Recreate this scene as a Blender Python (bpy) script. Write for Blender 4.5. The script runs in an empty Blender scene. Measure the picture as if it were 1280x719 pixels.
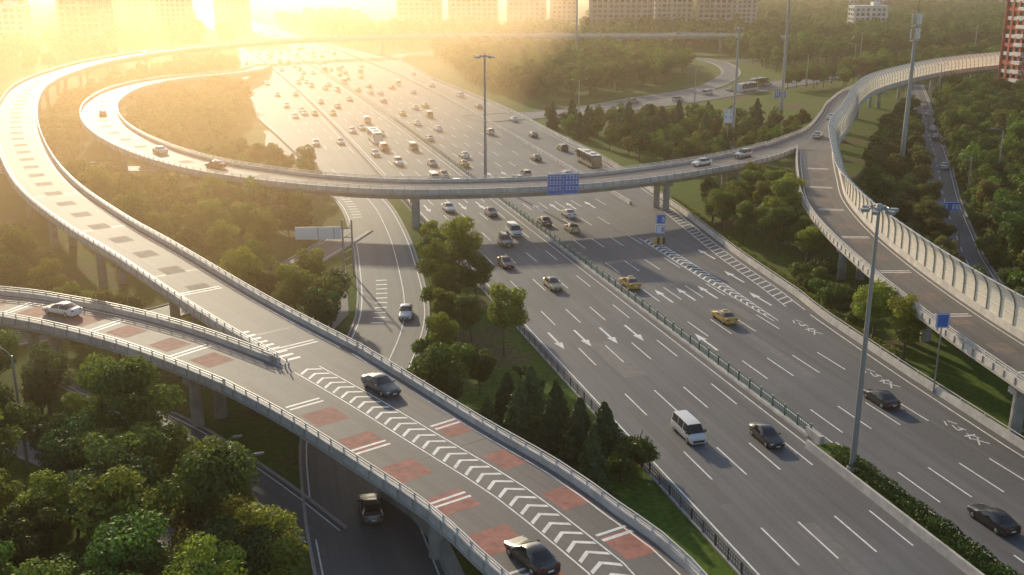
import bpy, math, random
import numpy as np
from mathutils import Vector, Matrix
R=random.Random(7)
scn=bpy.context.scene
COL=scn.collection
# ------------------------------------------------------------ materials
def newmat(name):
    m=bpy.data.materials.new(name); m.use_nodes=True
    nt=m.node_tree; b=nt.nodes['Principled BSDF']; return m,nt,b
def L(nt,a,b): nt.links.new(a,b)
def mat(name,col,rough=.7,metal=0,nscale=0,namt=.25,spec=None,coord='Object'):
    m,nt,b=newmat(name)
    b.inputs['Roughness'].default_value=rough; b.inputs['Metallic'].default_value=metal
    if spec is not None: b.inputs['Specular IOR Level'].default_value=spec
    if nscale:
        tc=nt.nodes.new('ShaderNodeTexCoord'); n=nt.nodes.new('ShaderNodeTexNoise')
        n.inputs['Scale'].default_value=nscale; n.inputs['Detail'].default_value=5
        n.inputs['Roughness'].default_value=.65
        L(nt,tc.outputs[coord],n.inputs['Vector'])
        r=nt.nodes.new('ShaderNodeValToRGB')
        r.color_ramp.elements[0].position=.3; r.color_ramp.elements[1].position=.7
        r.color_ramp.elements[0].color=tuple(c*(1-namt) for c in col)+(1,)
        r.color_ramp.elements[1].color=tuple(min(1,c*(1+namt)) for c in col)+(1,)
        L(nt,n.outputs['Fac'],r.inputs['Fac']); L(nt,r.outputs['Color'],b.inputs['Base Color'])
    else: b.inputs['Base Color'].default_value=tuple(col)+(1,)
    return m
def asphalt(name,col,spots=.25):
    m,nt,b=newmat(name)
    tc=nt.nodes.new('ShaderNodeTexCoord')
    def noise(sock,scale,det,sc3=None):
        n=nt.nodes.new('ShaderNodeTexNoise'); n.inputs['Scale'].default_value=scale; n.inputs['Detail'].default_value=det
        if sc3:
            mp=nt.nodes.new('ShaderNodeMapping'); mp.inputs['Scale'].default_value=sc3
            L(nt,sock,mp.inputs['Vector']); L(nt,mp.outputs[0],n.inputs['Vector'])
        else: L(nt,sock,n.inputs['Vector'])
        return n.outputs['Fac']
    a=noise(tc.outputs['Object'],.06,4); c=noise(tc.outputs['Object'],3.,3)
    s=noise(tc.outputs['UV'],1.,3,(.75,.012,1)); s2=noise(tc.outputs['UV'],1.,2,(2.2,.03,1))
    def madd(x,k,y=None):
        n=nt.nodes.new('ShaderNodeMath'); n.operation='MULTIPLY_ADD'; L(nt,x,n.inputs[0]); n.inputs[1].default_value=k
        if y is None: n.inputs[2].default_value=0
        else: L(nt,y,n.inputs[2])
        return n.outputs[0]
    t=madd(a,.8); t=madd(c,.35,t); t=madd(s,.9,t); t=madd(s2,.45,t)
    mr=nt.nodes.new('ShaderNodeMapRange'); mr.inputs['From Min'].default_value=.85; mr.inputs['From Max'].default_value=1.65
    mr.inputs['To Min'].default_value=1-spots*1.3; mr.inputs['To Max'].default_value=1+spots*1.3
    L(nt,t,mr.inputs['Value'])
    mx=nt.nodes.new('ShaderNodeVectorMath'); mx.operation='SCALE'; mx.inputs[0].default_value=col
    L(nt,mr.outputs[0],mx.inputs['Scale']); L(nt,mx.outputs[0],b.inputs['Base Color'])
    b.inputs['Roughness'].default_value=.68; b.inputs['Specular IOR Level'].default_value=.35
    return m
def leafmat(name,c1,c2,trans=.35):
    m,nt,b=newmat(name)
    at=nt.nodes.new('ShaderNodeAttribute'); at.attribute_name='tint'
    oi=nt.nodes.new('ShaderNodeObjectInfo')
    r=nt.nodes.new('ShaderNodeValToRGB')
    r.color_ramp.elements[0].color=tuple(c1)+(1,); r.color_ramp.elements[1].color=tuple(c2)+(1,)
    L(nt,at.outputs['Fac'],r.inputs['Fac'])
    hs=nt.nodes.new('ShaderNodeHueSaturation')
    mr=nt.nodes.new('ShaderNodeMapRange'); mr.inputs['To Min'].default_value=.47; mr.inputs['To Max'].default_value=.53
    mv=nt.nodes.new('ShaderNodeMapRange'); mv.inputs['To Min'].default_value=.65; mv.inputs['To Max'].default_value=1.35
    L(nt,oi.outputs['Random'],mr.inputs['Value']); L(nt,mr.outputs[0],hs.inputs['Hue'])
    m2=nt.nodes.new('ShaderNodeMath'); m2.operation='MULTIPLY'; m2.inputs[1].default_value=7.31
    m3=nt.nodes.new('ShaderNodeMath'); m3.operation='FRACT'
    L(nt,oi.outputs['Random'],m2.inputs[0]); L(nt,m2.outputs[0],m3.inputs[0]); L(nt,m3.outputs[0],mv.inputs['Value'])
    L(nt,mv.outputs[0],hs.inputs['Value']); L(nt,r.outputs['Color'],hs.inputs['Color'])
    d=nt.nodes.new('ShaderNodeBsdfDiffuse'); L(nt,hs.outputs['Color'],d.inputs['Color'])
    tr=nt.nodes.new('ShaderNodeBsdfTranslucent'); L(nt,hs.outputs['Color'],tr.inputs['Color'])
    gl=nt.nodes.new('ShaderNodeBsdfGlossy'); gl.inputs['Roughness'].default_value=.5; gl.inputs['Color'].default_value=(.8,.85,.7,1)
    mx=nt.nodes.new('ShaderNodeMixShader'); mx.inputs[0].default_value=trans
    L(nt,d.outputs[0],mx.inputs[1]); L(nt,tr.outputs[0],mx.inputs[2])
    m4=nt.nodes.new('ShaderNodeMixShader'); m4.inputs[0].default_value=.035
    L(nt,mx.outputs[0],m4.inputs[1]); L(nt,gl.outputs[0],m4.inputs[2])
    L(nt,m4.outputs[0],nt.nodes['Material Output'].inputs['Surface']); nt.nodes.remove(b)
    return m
M={}
M['road']=asphalt('asphalt_highway',(.132,.135,.142),.28)
M['road2']=asphalt('asphalt_service',(.145,.145,.15),.28)
M['deck']=asphalt('asphalt_ramp',(.145,.138,.137),.28)
M['red']=mat('red_anti_skid_paving',(.33,.13,.105),.8,nscale=1.2,namt=.35)
M['faint']=mat('worn_anti_skid_paving',(.19,.148,.134),.8,nscale=1.2,namt=.3)
M['white']=mat('road_paint_white',(.78,.78,.76),.6,nscale=1.5,namt=.25)
M['yellow']=mat('road_paint_yellow',(.6,.4,.08),.6,nscale=1.5)
M['conc']=mat('concrete',(.38,.36,.34),.8,nscale=.5,namt=.3)
M['conc_l']=mat('concrete_light',(.53,.5,.47),.75,nscale=.6,namt=.25)
M['kerb']=mat('kerb_stone',(.4,.38,.36),.8,nscale=2)
M['pave']=mat('paving',(.27,.25,.23),.85,nscale=1,namt=.2)
M['rail']=mat('rail_white_paint',(.62,.6,.57),.5)
M['green']=mat('fence_green_paint',(.03,.14,.1),.5)
M['darkrail']=mat('fence_dark_paint',(.07,.08,.08),.5)
M['steel']=mat('galvanised_steel',(.36,.36,.36),.45,.5)
M['glass']=mat('dark_glass',(.018,.02,.024),.08,spec=.7)
M['tyre']=mat('tyre_rubber',(.015,.015,.015),.8)
M['hub']=mat('wheel_alloy',(.45,.45,.46),.3,.8)
M['lampw']=mat('lamp_lens',(.75,.75,.7),.2)
M['tail']=mat('tail_lamp',(.35,.01,.01),.25)
M['blue']=mat('sign_blue',(.015,.13,.5),.45)
M['signw']=mat('sign_white',(.75,.75,.75),.45)
M['blk']=mat('black_plastic',(.02,.02,.02),.5)
M['bark']=mat('bark',(.09,.065,.045),.9,nscale=4,namt=.35)
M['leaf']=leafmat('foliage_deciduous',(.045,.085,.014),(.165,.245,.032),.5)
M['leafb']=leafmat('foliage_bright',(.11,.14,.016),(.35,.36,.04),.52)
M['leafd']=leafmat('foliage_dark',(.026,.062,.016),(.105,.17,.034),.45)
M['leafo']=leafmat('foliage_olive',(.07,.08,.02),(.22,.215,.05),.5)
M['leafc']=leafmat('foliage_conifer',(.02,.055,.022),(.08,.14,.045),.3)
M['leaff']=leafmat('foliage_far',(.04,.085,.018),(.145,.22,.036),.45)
m,nt,b=newmat('barrier_panel'); b.inputs['Base Color'].default_value=(.9,.82,.68,1); b.inputs['Roughness'].default_value=.5
tr=nt.nodes.new('ShaderNodeBsdfTranslucent'); tr.inputs['Color'].default_value=(.95,.86,.7,1)
mx=nt.nodes.new('ShaderNodeMixShader'); mx.inputs[0].default_value=.3
L(nt,b.outputs[0],mx.inputs[1]); L(nt,tr.outputs[0],mx.inputs[2]); L(nt,mx.outputs[0],nt.nodes['Material Output'].inputs['Surface'])
M['panel']=m
m,nt,b=newmat('grass_ground'); tc=nt.nodes.new('ShaderNodeTexCoord')
n1=nt.nodes.new('ShaderNodeTexNoise'); n1.inputs['Scale'].default_value=.07; n1.inputs['Detail'].default_value=7; n1.inputs['Roughness'].default_value=.7
n2=nt.nodes.new('ShaderNodeTexNoise'); n2.inputs['Scale'].default_value=1.7; n2.inputs['Detail'].default_value=5
L(nt,tc.outputs['Object'],n1.inputs['Vector']); L(nt,tc.outputs['Object'],n2.inputs['Vector'])
r1=nt.nodes.new('ShaderNodeValToRGB'); e=r1.color_ramp.elements
e[0].position=.38; e[0].color=(.15,.12,.07,1); e[1].position=.5; e[1].color=(.1,.165,.028,1)
e2=r1.color_ramp.elements.new(.68); e2.color=(.065,.125,.022,1)
L(nt,n1.outputs['Fac'],r1.inputs['Fac'])
mm=nt.nodes.new('ShaderNodeMix'); mm.data_type='RGBA'; mm.blend_type='MULTIPLY'; mm.inputs['Factor'].default_value=.8
r2=nt.nodes.new('ShaderNodeValToRGB'); r2.color_ramp.elements[0].position=.3; r2.color_ramp.elements[1].position=.75
r2.color_ramp.elements[0].color=(.5,.5,.45,1); r2.color_ramp.elements[1].color=(1.25,1.25,1.1,1)
L(nt,n2.outputs['Fac'],r2.inputs['Fac']); L(nt,r1.outputs['Color'],mm.inputs['A']); L(nt,r2.outputs['Color'],mm.inputs['B'])
L(nt,mm.outputs['Result'],b.inputs['Base Color']); b.inputs['Roughness'].default_value=.95; b.inputs['Specular IOR Level'].default_value=.1
M['ground']=m
# ------------------------------------------------------------ mesh builder
class MB:
    def __init__(s,mats): s.v=[];s.f=[];s.m=[];s.uv=[];s.mats=mats
    def add(s,vs,fs,mi=0,uvs=None):
        o=len(s.v); s.v+= [tuple(v) for v in vs]
        for k,f in enumerate(fs):
            s.f.append([o+i for i in f]); s.m.append(mi if isinstance(mi,int) else mi[k])
            s.uv.append([uvs[i] for i in f] if uvs else [(0,0)]*len(f))
    def box(s,c,size,yaw=0,mi=0):
        x,y,z=[a/2 for a in size]; ca,sa=math.cos(yaw),math.sin(yaw); vs=[]
        for dz in (-z,z):
            for dx,dy in ((-x,-y),(x,-y),(x,y),(-x,y)):
                vs.append((c[0]+dx*ca-dy*sa,c[1]+dx*sa+dy*ca,c[2]+dz))
        s.add(vs,[(0,3,2,1),(4,5,6,7),(0,1,5,4),(1,2,6,5),(2,3,7,6),(3,0,4,7)],mi)
    def cyl(s,p0,p1,r0,r1,n=8,mi=0,caps=True):
        p0=Vector(p0);p1=Vector(p1);d=(p1-p0).normalized()
        a=d.orthogonal().normalized(); b=d.cross(a); vs=[]
        for p,r in ((p0,r0),(p1,r1)):
            for i in range(n):
                t=2*math.pi*i/n; vs.append(p+a*math.cos(t)*r+b*math.sin(t)*r)
        fs=[(i,(i+1)%n,n+(i+1)%n,n+i) for i in range(n)]
        if caps: fs+= [tuple(range(n))[::-1],tuple(range(n,2*n))]
        s.add(vs,fs,mi)
    def obj(s,name,parent=None,smooth=False,loc=None,yaw=0):
        me=bpy.data.meshes.new(name); me.from_pydata(s.v,[],s.f)
        for mm in s.mats: me.materials.append(M[mm] if isinstance(mm,str) else mm)
        me.polygons.foreach_set('material_index',s.m)
        if smooth: me.polygons.foreach_set('use_smooth',[True]*len(s.f))
        u=me.uv_layers.new(name='UVMap'); flat=[]
        for q in s.uv:
            for a in q: flat+= [a[0],a[1]]
        u.data.foreach_set('uv',flat); me.update()
        o=bpy.data.objects.new(name,me); COL.objects.link(o)
        if parent: o.parent=parent
        if loc: o.location=loc
        o.rotation_euler[2]=yaw
        return o
def empty(name,loc=(0,0,0)):
    o=bpy.data.objects.new(name,None); o.location=loc; COL.objects.link(o); return o
# ------------------------------------------------------------ paths
def spline(pts,step=3.):
    P=[np.array(p,float) for p in pts]; P=[2*P[0]-P[1]]+P+[2*P[-1]-P[-2]]; out=[]
    for i in range(1,len(P)-2):
        a,b,c,d=P[i-1:i+3]; n=max(1,int(np.linalg.norm((c-b)[:2])/step))
        for k in range(n):
            t=k/n
            out.append(.5*((2*b)+(c-a)*t+(2*a-5*b+4*c-d)*t*t+(3*b-a-3*c+d)*t**3))
    out.append(P[-2]); return np.array(out)
def frames(P):
    T=np.gradient(P[:,:2],axis=0); T/=np.linalg.norm(T,axis=1)[:,None]+1e-9
    N=np.stack([T[:,1],-T[:,0]],1)
    S=np.concatenate([[0],np.cumsum(np.linalg.norm(np.diff(P[:,:2],axis=0),axis=1))])
    return T,N,S
def sweep(mb,P,prof,mi=0,closed=True,w=None,s0=None,s1=None):
    """prof: (a,b,dz): offset=a*width/2+b"""
    T,N,S=frames(P)
    idx=[i for i in range(len(P)) if (s0 is None or S[i]>=s0) and (s1 is None or S[i]<=s1)]
    if len(idx)<2: return
    W=P[:,3] if P.shape[1]>3 else np.full(len(P),w or 0)
    vs=[];uv=[];k=len(prof)
    for i in idx:
        for a,b,dz in prof:
            o=a*W[i]/2+b
            vs.append((P[i,0]+N[i,0]*o,P[i,1]+N[i,1]*o,P[i,2]+dz)); uv.append((o,S[i]))
    fs=[]
    for j in range(len(idx)-1):
        for q in range(k if closed else k-1):
            q2=(q+1)%k; fs.append((j*k+q,j*k+q2,(j+1)*k+q2,(j+1)*k+q))
    if closed: fs+= [tuple(range(k)),tuple((len(idx)-1)*k+q for q in range(k))]
    mb.add(vs,fs,mi,uv)
def at(P,s,off=0):
    T,N,S=frames(P); s=min(max(s,0),S[-1])
    x=np.array([np.interp(s,S,P[:,k]) for k in range(P.shape[1])])
    t=np.array([np.interp(s,S,T[:,0]),np.interp(s,S,T[:,1])]); t/=np.linalg.norm(t); n=np.array([t[1],-t[0]])
    return x[0]+n[0]*off,x[1]+n[1]*off,x[2],t,n
def strip(mb,P,s0,s1,off,wd,dz=.006,mi=0):
    n=max(1,int((s1-s0)/4)); vs=[]
    for i in range(n+1):
        s=s0+(s1-s0)*i/n
        for o in (off-wd/2,off+wd/2):
            x,y,z,_,_=at(P,s,o); vs.append((x,y,z+dz))
    mb.add(vs,[(2*i,2*i+1,2*i+3,2*i+2) for i in range(n)],mi)
def length(P): return frames(P)[2][-1]
D_=np.array((-.2807,.9598)); R_=np.array((.9598,.2807))
def bend(s): return -8e-5*max(0,s-250)**2
def hw(s,t,z=.02):
    p=s*D_+(t+bend(s))*R_; return (p[0],p[1],z)
ES=[-200,40,75,96,117,125,148,181,230,325,430,520,620,700,1600]
ET=[72,72.5,73.5,75,77,78.5,81,86,91,95,94,100,92,84,84]
def eR(s): return float(np.interp(s,ES,ET))
def eL(s): return float(np.interp(s,[-200,212,232,262,330,450,540,650,1600],[37,37,30,22,17,20,27,36,37]))
def hwpath(t,s0,s1,z=.02,step=6):
    n=max(2,int((s1-s0)/step)+1)
    return np.array([hw(s,t(s) if callable(t) else t,z) for s in np.linspace(s0,s1,n)])
corr=[]
def blocked(x,y,mg=1.5,skip=()):
    s=-.2807*x+.9598*y; t=.9598*x+.2807*y-bend(s)
    if eL(s)-.5-mg<t<eR(s)+.6+mg: return True
    for k,(P,h) in enumerate(corr):
        if k in skip: continue
        if np.min((P[:,0]-x)**2+(P[:,1]-y)**2)<(h+mg)**2: return True
    return False
# ------------------------------------------------------------ ground
g=MB(['ground']); g.add([(-3500,-600,0),(3500,-600,0),(3500,5200,0),(-3500,5200,0)],[(0,1,2,3)]); g.obj('ground')
# ------------------------------------------------------------ highway
hwy=empty('highway')
mb=MB(['road']); S_=np.arange(-160,1600,8); vs=[];uv=[]
for s in S_:
    for k in range(5):
        t=eL(s)+(eR(s)-eL(s))*k/4; vs.append(hw(s,t)); uv.append((t,s))
mb.add(vs,[(5*i+k,5*i+k+1,5*i+6+k,5*i+5+k) for i in range(len(S_)-1) for k in range(4)],0,uv)
mb.obj('road_surface',hwy)
mk=MB(['white','yellow'])
def hstrip(t,s0,s1,wd,mi=0):
    n=max(1,int((s1-s0)/8)); vs=[]
    for i in range(n+1):
        s=s0+(s1-s0)*i/n; tt=t(s) if callable(t) else t
        vs+= [hw(s,tt-wd/2,.027),hw(s,tt+wd/2,.027)]
    mk.add(vs,[(2*i,2*i+1,2*i+3,2*i+2) for i in range(n)],mi)
def hpoly(pts,mi=0): mk.add([hw(s,t,.031) for s,t in pts],[tuple(range(len(pts)))],mi)
LL=[42,45.5,49,52.4]; RL=[59.2,62.5,65.9,69.3]
for t in LL:
    for k in range(-8,90):
        s=3.5+k*15; hstrip(t,s,s+6,.17)
for t in RL:
    for k in range(-8,90):
        s=9+k*15; hstrip(t,s,s+6,.17)
for k in range(12,70):
    hstrip(74.5,9+k*15,15+k*15,.16)
for t in (33.3,29.8,26.3):
    for k in range(18,36): hstrip(t,k*15,k*15+6,.16)
hstrip(38.3,-120,1500,.18); hstrip(54.3,-120,1500,.15); hstrip(56.9,-120,1500,.15)
hstrip(lambda s:eR(s)-.9,-120,118,.18); hstrip(lambda s:eR(s)-.7,165,600,.16)
hstrip(lambda s:eL(s)+.7,262,640,.16); hstrip(35.6,262,640,.16)
def arrow(s,t,d):
    hpoly([(s-d*3,t-.16),(s-d*3,t+.16),(s+d*1,t+.16),(s+d*1,t-.16)])
    hpoly([(s+d*1,t-.55),(s+d*1,t+.55),(s+d*3.4,t)])
for t in (40.2,43.7,47.2,50.7): arrow(118,t,-1); arrow(196,t,-1)
for t in (60.8,64.2,67.6): arrow(131,t,1)
for t in (60.8,64.2,67.6,71.5): arrow(190,t,1)
arrow(112,58,1); arrow(126,73.3,1); arrow(137,75,1); arrow(150,76.8,1)
for t in (60.8,64.2): arrow(225,t,1)
for k in range(26):
    s=119+k*1.65; w=.25+.75*min(1,(s-117)/18)
    c=70.6+.02*(s-119)
    hpoly([(s,c-w),(s+.5,c-w),(s+1.5,c),(s+1.0,c)]); hpoly([(s+1.0,c),(s+1.5,c),(s+.5,c+w),(s,c+w)])
hstrip(lambda s:70.6+.02*(s-119)-(.3+.75*min(1,max(0,(s-117)/18))),117,163,.15)
hstrip(lambda s:70.6+.02*(s-119)+(.3+.75*min(1,max(0,(s-117)/18))),117,163,.15)
hstrip(lambda s:eR(s)-3.0,122,186,.15); hstrip(lambda s:eR(s)-.9,120,186,.15)
for k in range(34):
    s=123+k*1.9; e0=eR(s)
    hpoly([(s,e0-3),(s+.3,e0-3),(s+1.4,e0-.9),(s+1.1,e0-.9)])
def stroke(cs,ct,sc,x0,y0,x1,y1,w=.085):
    dx,dy=x1-x0,y1-y0; l=math.hypot(dx,dy); nx,ny=-dy/l*w,dx/l*w
    hpoly([(cs+(y0+b)*sc*1.9,ct+(x0+a)*sc) for a,b in ((nx,ny),(-nx,-ny))]+[(cs+(y1-b)*sc*1.9,ct+(x1-a)*sc) for a,b in ((nx,ny),(-nx,-ny))])
GONG=[(-.25,.9,-.85,.15),(.25,.9,.85,.15),(-.05,.1,-.5,-.8),(-.5,-.8,.55,-.7),(.3,-.3,.7,-.95)]
JIAO=[(0,1,.1,.75),(-.85,.6,.85,.6),(-.35,.45,-.75,.05),(.35,.45,.75,.05),(.45,.1,-.8,-.95),(-.45,.1,.85,-.95)]
for s,t in ((112,73),(94,71.6),(79,71)):
    for q in GONG: stroke(s+3.3,t,.72,*q)
    for q in JIAO: stroke(s,t,.72,*q)
mk.obj('road_markings',hwy)
M['patch']=mat('asphalt_patch',(.11,.112,.119),.75,nscale=2,namt=.15)
M['worn']=mat('asphalt_worn',(.16,.158,.158),.75,nscale=1.2,namt=.2)
pm=MB(['patch','worn'])
for j,(s,t,a,w) in enumerate([(74,41.2,22,1.4),(104,45.2,12,3),(126,50.4,30,1.2),(60,46,9,1.6),(150,60.5,18,3.1),(98,64.5,26,1.1),(70,67.8,14,3.1),(118,67.9,8,1.6),(176,43.6,16,3),(205,65,30,1.5),(170,57.7,10,1.2),(230,50.7,20,3),(86,58.5,9,1.3),(140,40.3,24,1.1),(250,61,26,3),(280,68,30,1.5),(300,44,25,3)]):
    n=4; q=[]
    for i in range(n+1): q+= [hw(s+a*i/n,t-w/2,.0235),hw(s+a*i/n,t+w/2,.0235)]
    pm.add(q,[(2*i,2*i+1,2*i+3,2*i+2) for i in range(n)],j%2)
pm.obj('asphalt_patches',hwy)
def prof_wall(off,w,h,base=0): return [(0,off-w/2,base),(0,off+w/2,base),(0,off+w/2*.6,h),(0,off-w/2*.6,h)]
def posts(mb,P,off,sp,size,z0,mi=0,s0=0,s1=None):
    Lg=length(P) if s1 is None else s1; s=s0
    T,N,S=frames(P)
    while s<Lg:
        x,y,z=[np.interp(s,S,P[:,k]) for k in range(3)]
        t0=np.interp(s,S,T[:,0]); t1=np.interp(s,S,T[:,1]); l=math.hypot(t0,t1); t0/=l;t1/=l
        mb.box((x+t1*off,y-t0*off,z+z0+size[2]/2),size,math.atan2(t1,t0),mi); s+=sp
def offP(P,a):
    T,N,S=frames(P); Q=P.copy(); Q[:,:2]+=N*(a*P[:,3]/2)[:,None]; return Q[:,:3]
bar=MB(['conc_l','kerb','rail'])
P=hwpath(eR,-150,700,0,5); sweep(bar,P,prof_wall(.35,.5,.85))
posts(bar,P,.35,4,(.08,.08,.35),.85,2,s1=420)
sweep(bar,P,[(0,.31,1.15),(0,.39,1.15),(0,.39,1.23),(0,.31,1.23)],2,s1=420)
bar.obj('concrete_barrier')
bar=MB(['conc_l','rail'])
P=hwpath(lambda s:float(np.interp(s,[188,200,239,361,466,700],[79.2,79.6,80.3,83.5,85,82])),188,700,0,6); sweep(bar,P,prof_wall(0,.45,.8)); bar.obj('concrete_barrier')
bar=MB(['conc_l']); P=hwpath(lambda s:eL(s)-.3,262,900,0,6); sweep(bar,P,prof_wall(0,.45,.8)); bar.obj('concrete_barrier')
md=empty('median_fence'); mb=MB(['conc_l','green','rail'])
P=hwpath(55.5,84,900,0,6); sweep(mb,P,[(0,-.35,0),(0,.35,0),(0,.3,.28),(0,-.3,.28)],0)
for z in (.5,1.25): sweep(mb,P,[(0,-.04,z),(0,.04,z),(0,.04,z+.08),(0,-.04,z+.08)],1)
posts(mb,P,0,2.5,(.12,.12,1.15),.28,1,s1=480); posts(mb,P,0,.36,(.06,.03,.75),.55,1,s1=230)
posts(mb,P,0,2.5,(.14,.14,.1),1.43,2,s1=200)
mb.obj('fence',md)
bed=empty('planted_median'); mb=MB(['conc_l','ground'])
P=hwpath(53.9,-150,82,0,4); sweep(mb,P,prof_wall(0,.4,.85))
P=hwpath(57.1,-150,82,0,4); sweep(mb,P,[(0,-.12,0),(0,.12,0),(0,.12,.18),(0,-.12,.18)])
P=hwpath(55.5,-150,82,0,4); sweep(mb,P,[(0,-1.35,.0),(0,1.47,.0),(0,1.47,.15),(0,-1.35,.15)],1)
mb.box((*hw(83.2,55.5)[:2],.5),(.5,2.6,1.0),math.radians(16.3),0)
mb.obj('kerbs',bed)
lf=MB(['kerb','darkrail']); P=hwpath(36.9,-150,215,0,5)
sweep(lf,P,[(0,-.15,0),(0,.15,0),(0,.15,.15),(0,-.15,.15)],0)
for z in (.35,.8,1.15): sweep(lf,P,[(0,-.03,z),(0,.03,z),(0,.03,z+.06),(0,-.03,z+.06)],1)
posts(lf,P,0,2.2,(.09,.09,1.1),.15,1); posts(lf,P,0,.4,(.04,.035,.8),.38,1,s0=180)
lf.obj('roadside_fence')
bar=MB(['conc_l']); P=hwpath(36.9,216,900,0,6); sweep(bar,P,prof_wall(0,.45,.8)); bar.obj('concrete_barrier')
# ------------------------------------------------------------ ground roads
zr=[.03]
def groundroad(name,pts,w,kerb=True,mt='road2',centre=None,edge=True,k1=None):
    zr[0]+=.009; z=zr[0]
    P=spline([(p[0],p[1],z,(p[2] if len(p)>2 else w)) for p in pts],3)
    e=empty(name); mb=MB([mt,'kerb','pave']); sweep(mb,P,[(-1,0,0),(0,0,0),(1,0,0)],0,False)
    if kerb:
        for a in (-1,1):
            sweep(mb,P,[(a,-.13+a*.13,-z),(a,.13+a*.13,-z),(a,.13+a*.13,.13),(a,-.13+a*.13,.13)],1,s1=k1)
    mb.obj('road_surface',e); k=MB(['white','yellow']); Lg=length(P)
    if edge:
        for a in (-1,1): sweep(k,P,[(a,-a*.45-.07,.006),(a,-a*.45+.07,.006)],0,False,s1=k1)
    if centre is not None:
        s=2
        while s<Lg-4: strip(k,P,s,s+3,centre,.14); s+=8
    if k.f: k.obj('markings',e)
    corr.append((P,w/2)); return P
svc=groundroad('service_road',[(-2,45),(-6,58),(-10,71),(-13.5,84),(-16.3,98),(-16.5,111),(-16,134),(-20,162),(-24.5,185),(-30,206),(-40,232),(-52,262),(-66,300)],9.5,k1=192)
groundroad('side_road',[(-50,112),(-40,103),(-32,96),(-22,85),(-15.5,77)],4)
groundroad('path',[(-75,108),(-60,99),(-48,93.5),(-34,83.5),(-26,74),(-22,62)],2,mt='pave',edge=False)
groundroad('connecting_road',[(-27.5,182),(-31.5,166),(-36,152),(-43,140),(-52,131),(-70,122),(-95,118)],5.5)
groundroad('cross_road',[(-260,226),(-160,236),(-93,240),(-70,246),(-60,262),(-64,290)],7,k1=195)
Froad=groundroad('distributor_road',[(-12,322),(20,338),(50,362),(85,398),(130,445),(180,495),(260,560),(380,640)],15,centre=0)
loopr=groundroad('loop_road',[(24,346),(45,372),(68,398),(84,430),(96,470),(99,515),(88,548),(60,566),(20,590)],8)
groundroad('parkside_road',[(380,640),(300,625),(210,590),(150,560),(118,530),(99,520)],7)
Eroad=groundroad('lower_road',[(60,70),(61.5,90),(63,110),(66,135),(71.6,159.6),(76.5,176),(86.4,207),(102,252),(125,321),(140,365),(158,420)],6,centre=0)
auxr=groundroad('slip_road',[hw(430,90)[:2],hw(500,95)[:2],hw(540,103)[:2],hw(560,120)[:2],(0,575),(40,600)],8)
k=MB(['white'])
for i in range(10):
    s=88+i*2.2; strip(k,svc,s,s+.5,-1.8+.05*i,1.6,.008)
for i in range(14):
    s=150+i*2.4; strip(k,svc,s,s+.5,-2.6,1.7,.008)
strip(k,svc,60,200,1.6,.14,.007)
k.obj('road_markings_hatch')
mb=MB(['pave']); mb.add([(-30,121,.012),(-24.5,118,.012),(-22,135,.012),(-25.5,156,.012),(-27.5,158,.012),(-26.5,136,.012)],[(0,1,2,3,4,5)])
mb.obj('pavement')
rw=MB(['conc']); P=spline([(-11.5,84,0,0),(-8.5,80.5,0,0),(-5.8,75,0,0),(-3.2,67,0,0),(0,58,0,0),(4,46,0,0)],2)
sweep(rw,P,[(0,-.3,0),(0,.3,0),(0,.3,1.6),(0,-.3,1.6)]); rw.obj('retaining_wall')
# ------------------------------------------------------------ elevated ramps
def ramp(name,pts,left=True,right=True,step=2.5,pl=(None,None),pr=(None,None)):
    P=spline(pts,step); e=empty(name)
    d=MB(['deck','blk']); sweep(d,P,[(-1,.25,.0),(0,0,.0),(1,-.25,.0)],0,False)
    s=14
    while s<length(P)-3: strip(d,P,s,s+.12,0,float(np.interp(s,frames(P)[2],P[:,3]))-.6,.0035,1); s+=27
    d.obj('deck_surface',e)
    g=MB(['conc','conc_l'])
    sweep(g,P,[(-1,0,-.004),(1,0,-.004),(1,0,-.45),(.58,.0,-.75),(.5,0,-1.75),(-.5,0,-1.75),(-.58,0,-.75),(-1,0,-.45)],0)
    g.obj('girder',e)
    w=MB(['conc_l','rail','conc'])
    for a,on,(s0,s1) in ((-1,left,pl),(1,right,pr)):
        if not on: continue
        sweep(w,P,[(a,-.17,-.5),(a,.17,-.5),(a,.17,.55),(a,-.17,.55)],0,s0=s0,s1=s1)
        sweep(w,P,[(a,a*.18,-.35),(a,a*.24,-.35),(a,a*.24,-.2),(a,a*.18,-.2)],2,s0=s0,s1=s1)
        Q=offP(P,a)
        posts(w,Q,0,2.,(.1,.1,.5),.55,1,s0=s0 or 0,s1=s1)
        posts(w,Q,a*.2,2.,(.14,.12,.7),-.2,2,s0=s0 or 0,s1=s1)
        for z in (.74,.98): sweep(w,P,[(a,-.045,z),(a,.045,z),(a,.045,z+.08),(a,-.045,z+.08)],1,s0=s0,s1=s1)
    w.obj('parapets',e)
    corr.append((P,float(P[:,3].max())/2))
    return P,e
ngr=len(corr)
Mp=[(20,-12,7,11.6),(17,10,7,11.6),(13.5,30,7,11.6),(10,45,7,11.6),(6.3,58.5,7,11.6),(2.6,65.3,7,11.7),(-1.2,71.5,7,11.8),(-7.5,79.6,7,12.2),(-15,89.2,7,13.4),(-21.5,97,7,15)]
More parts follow.
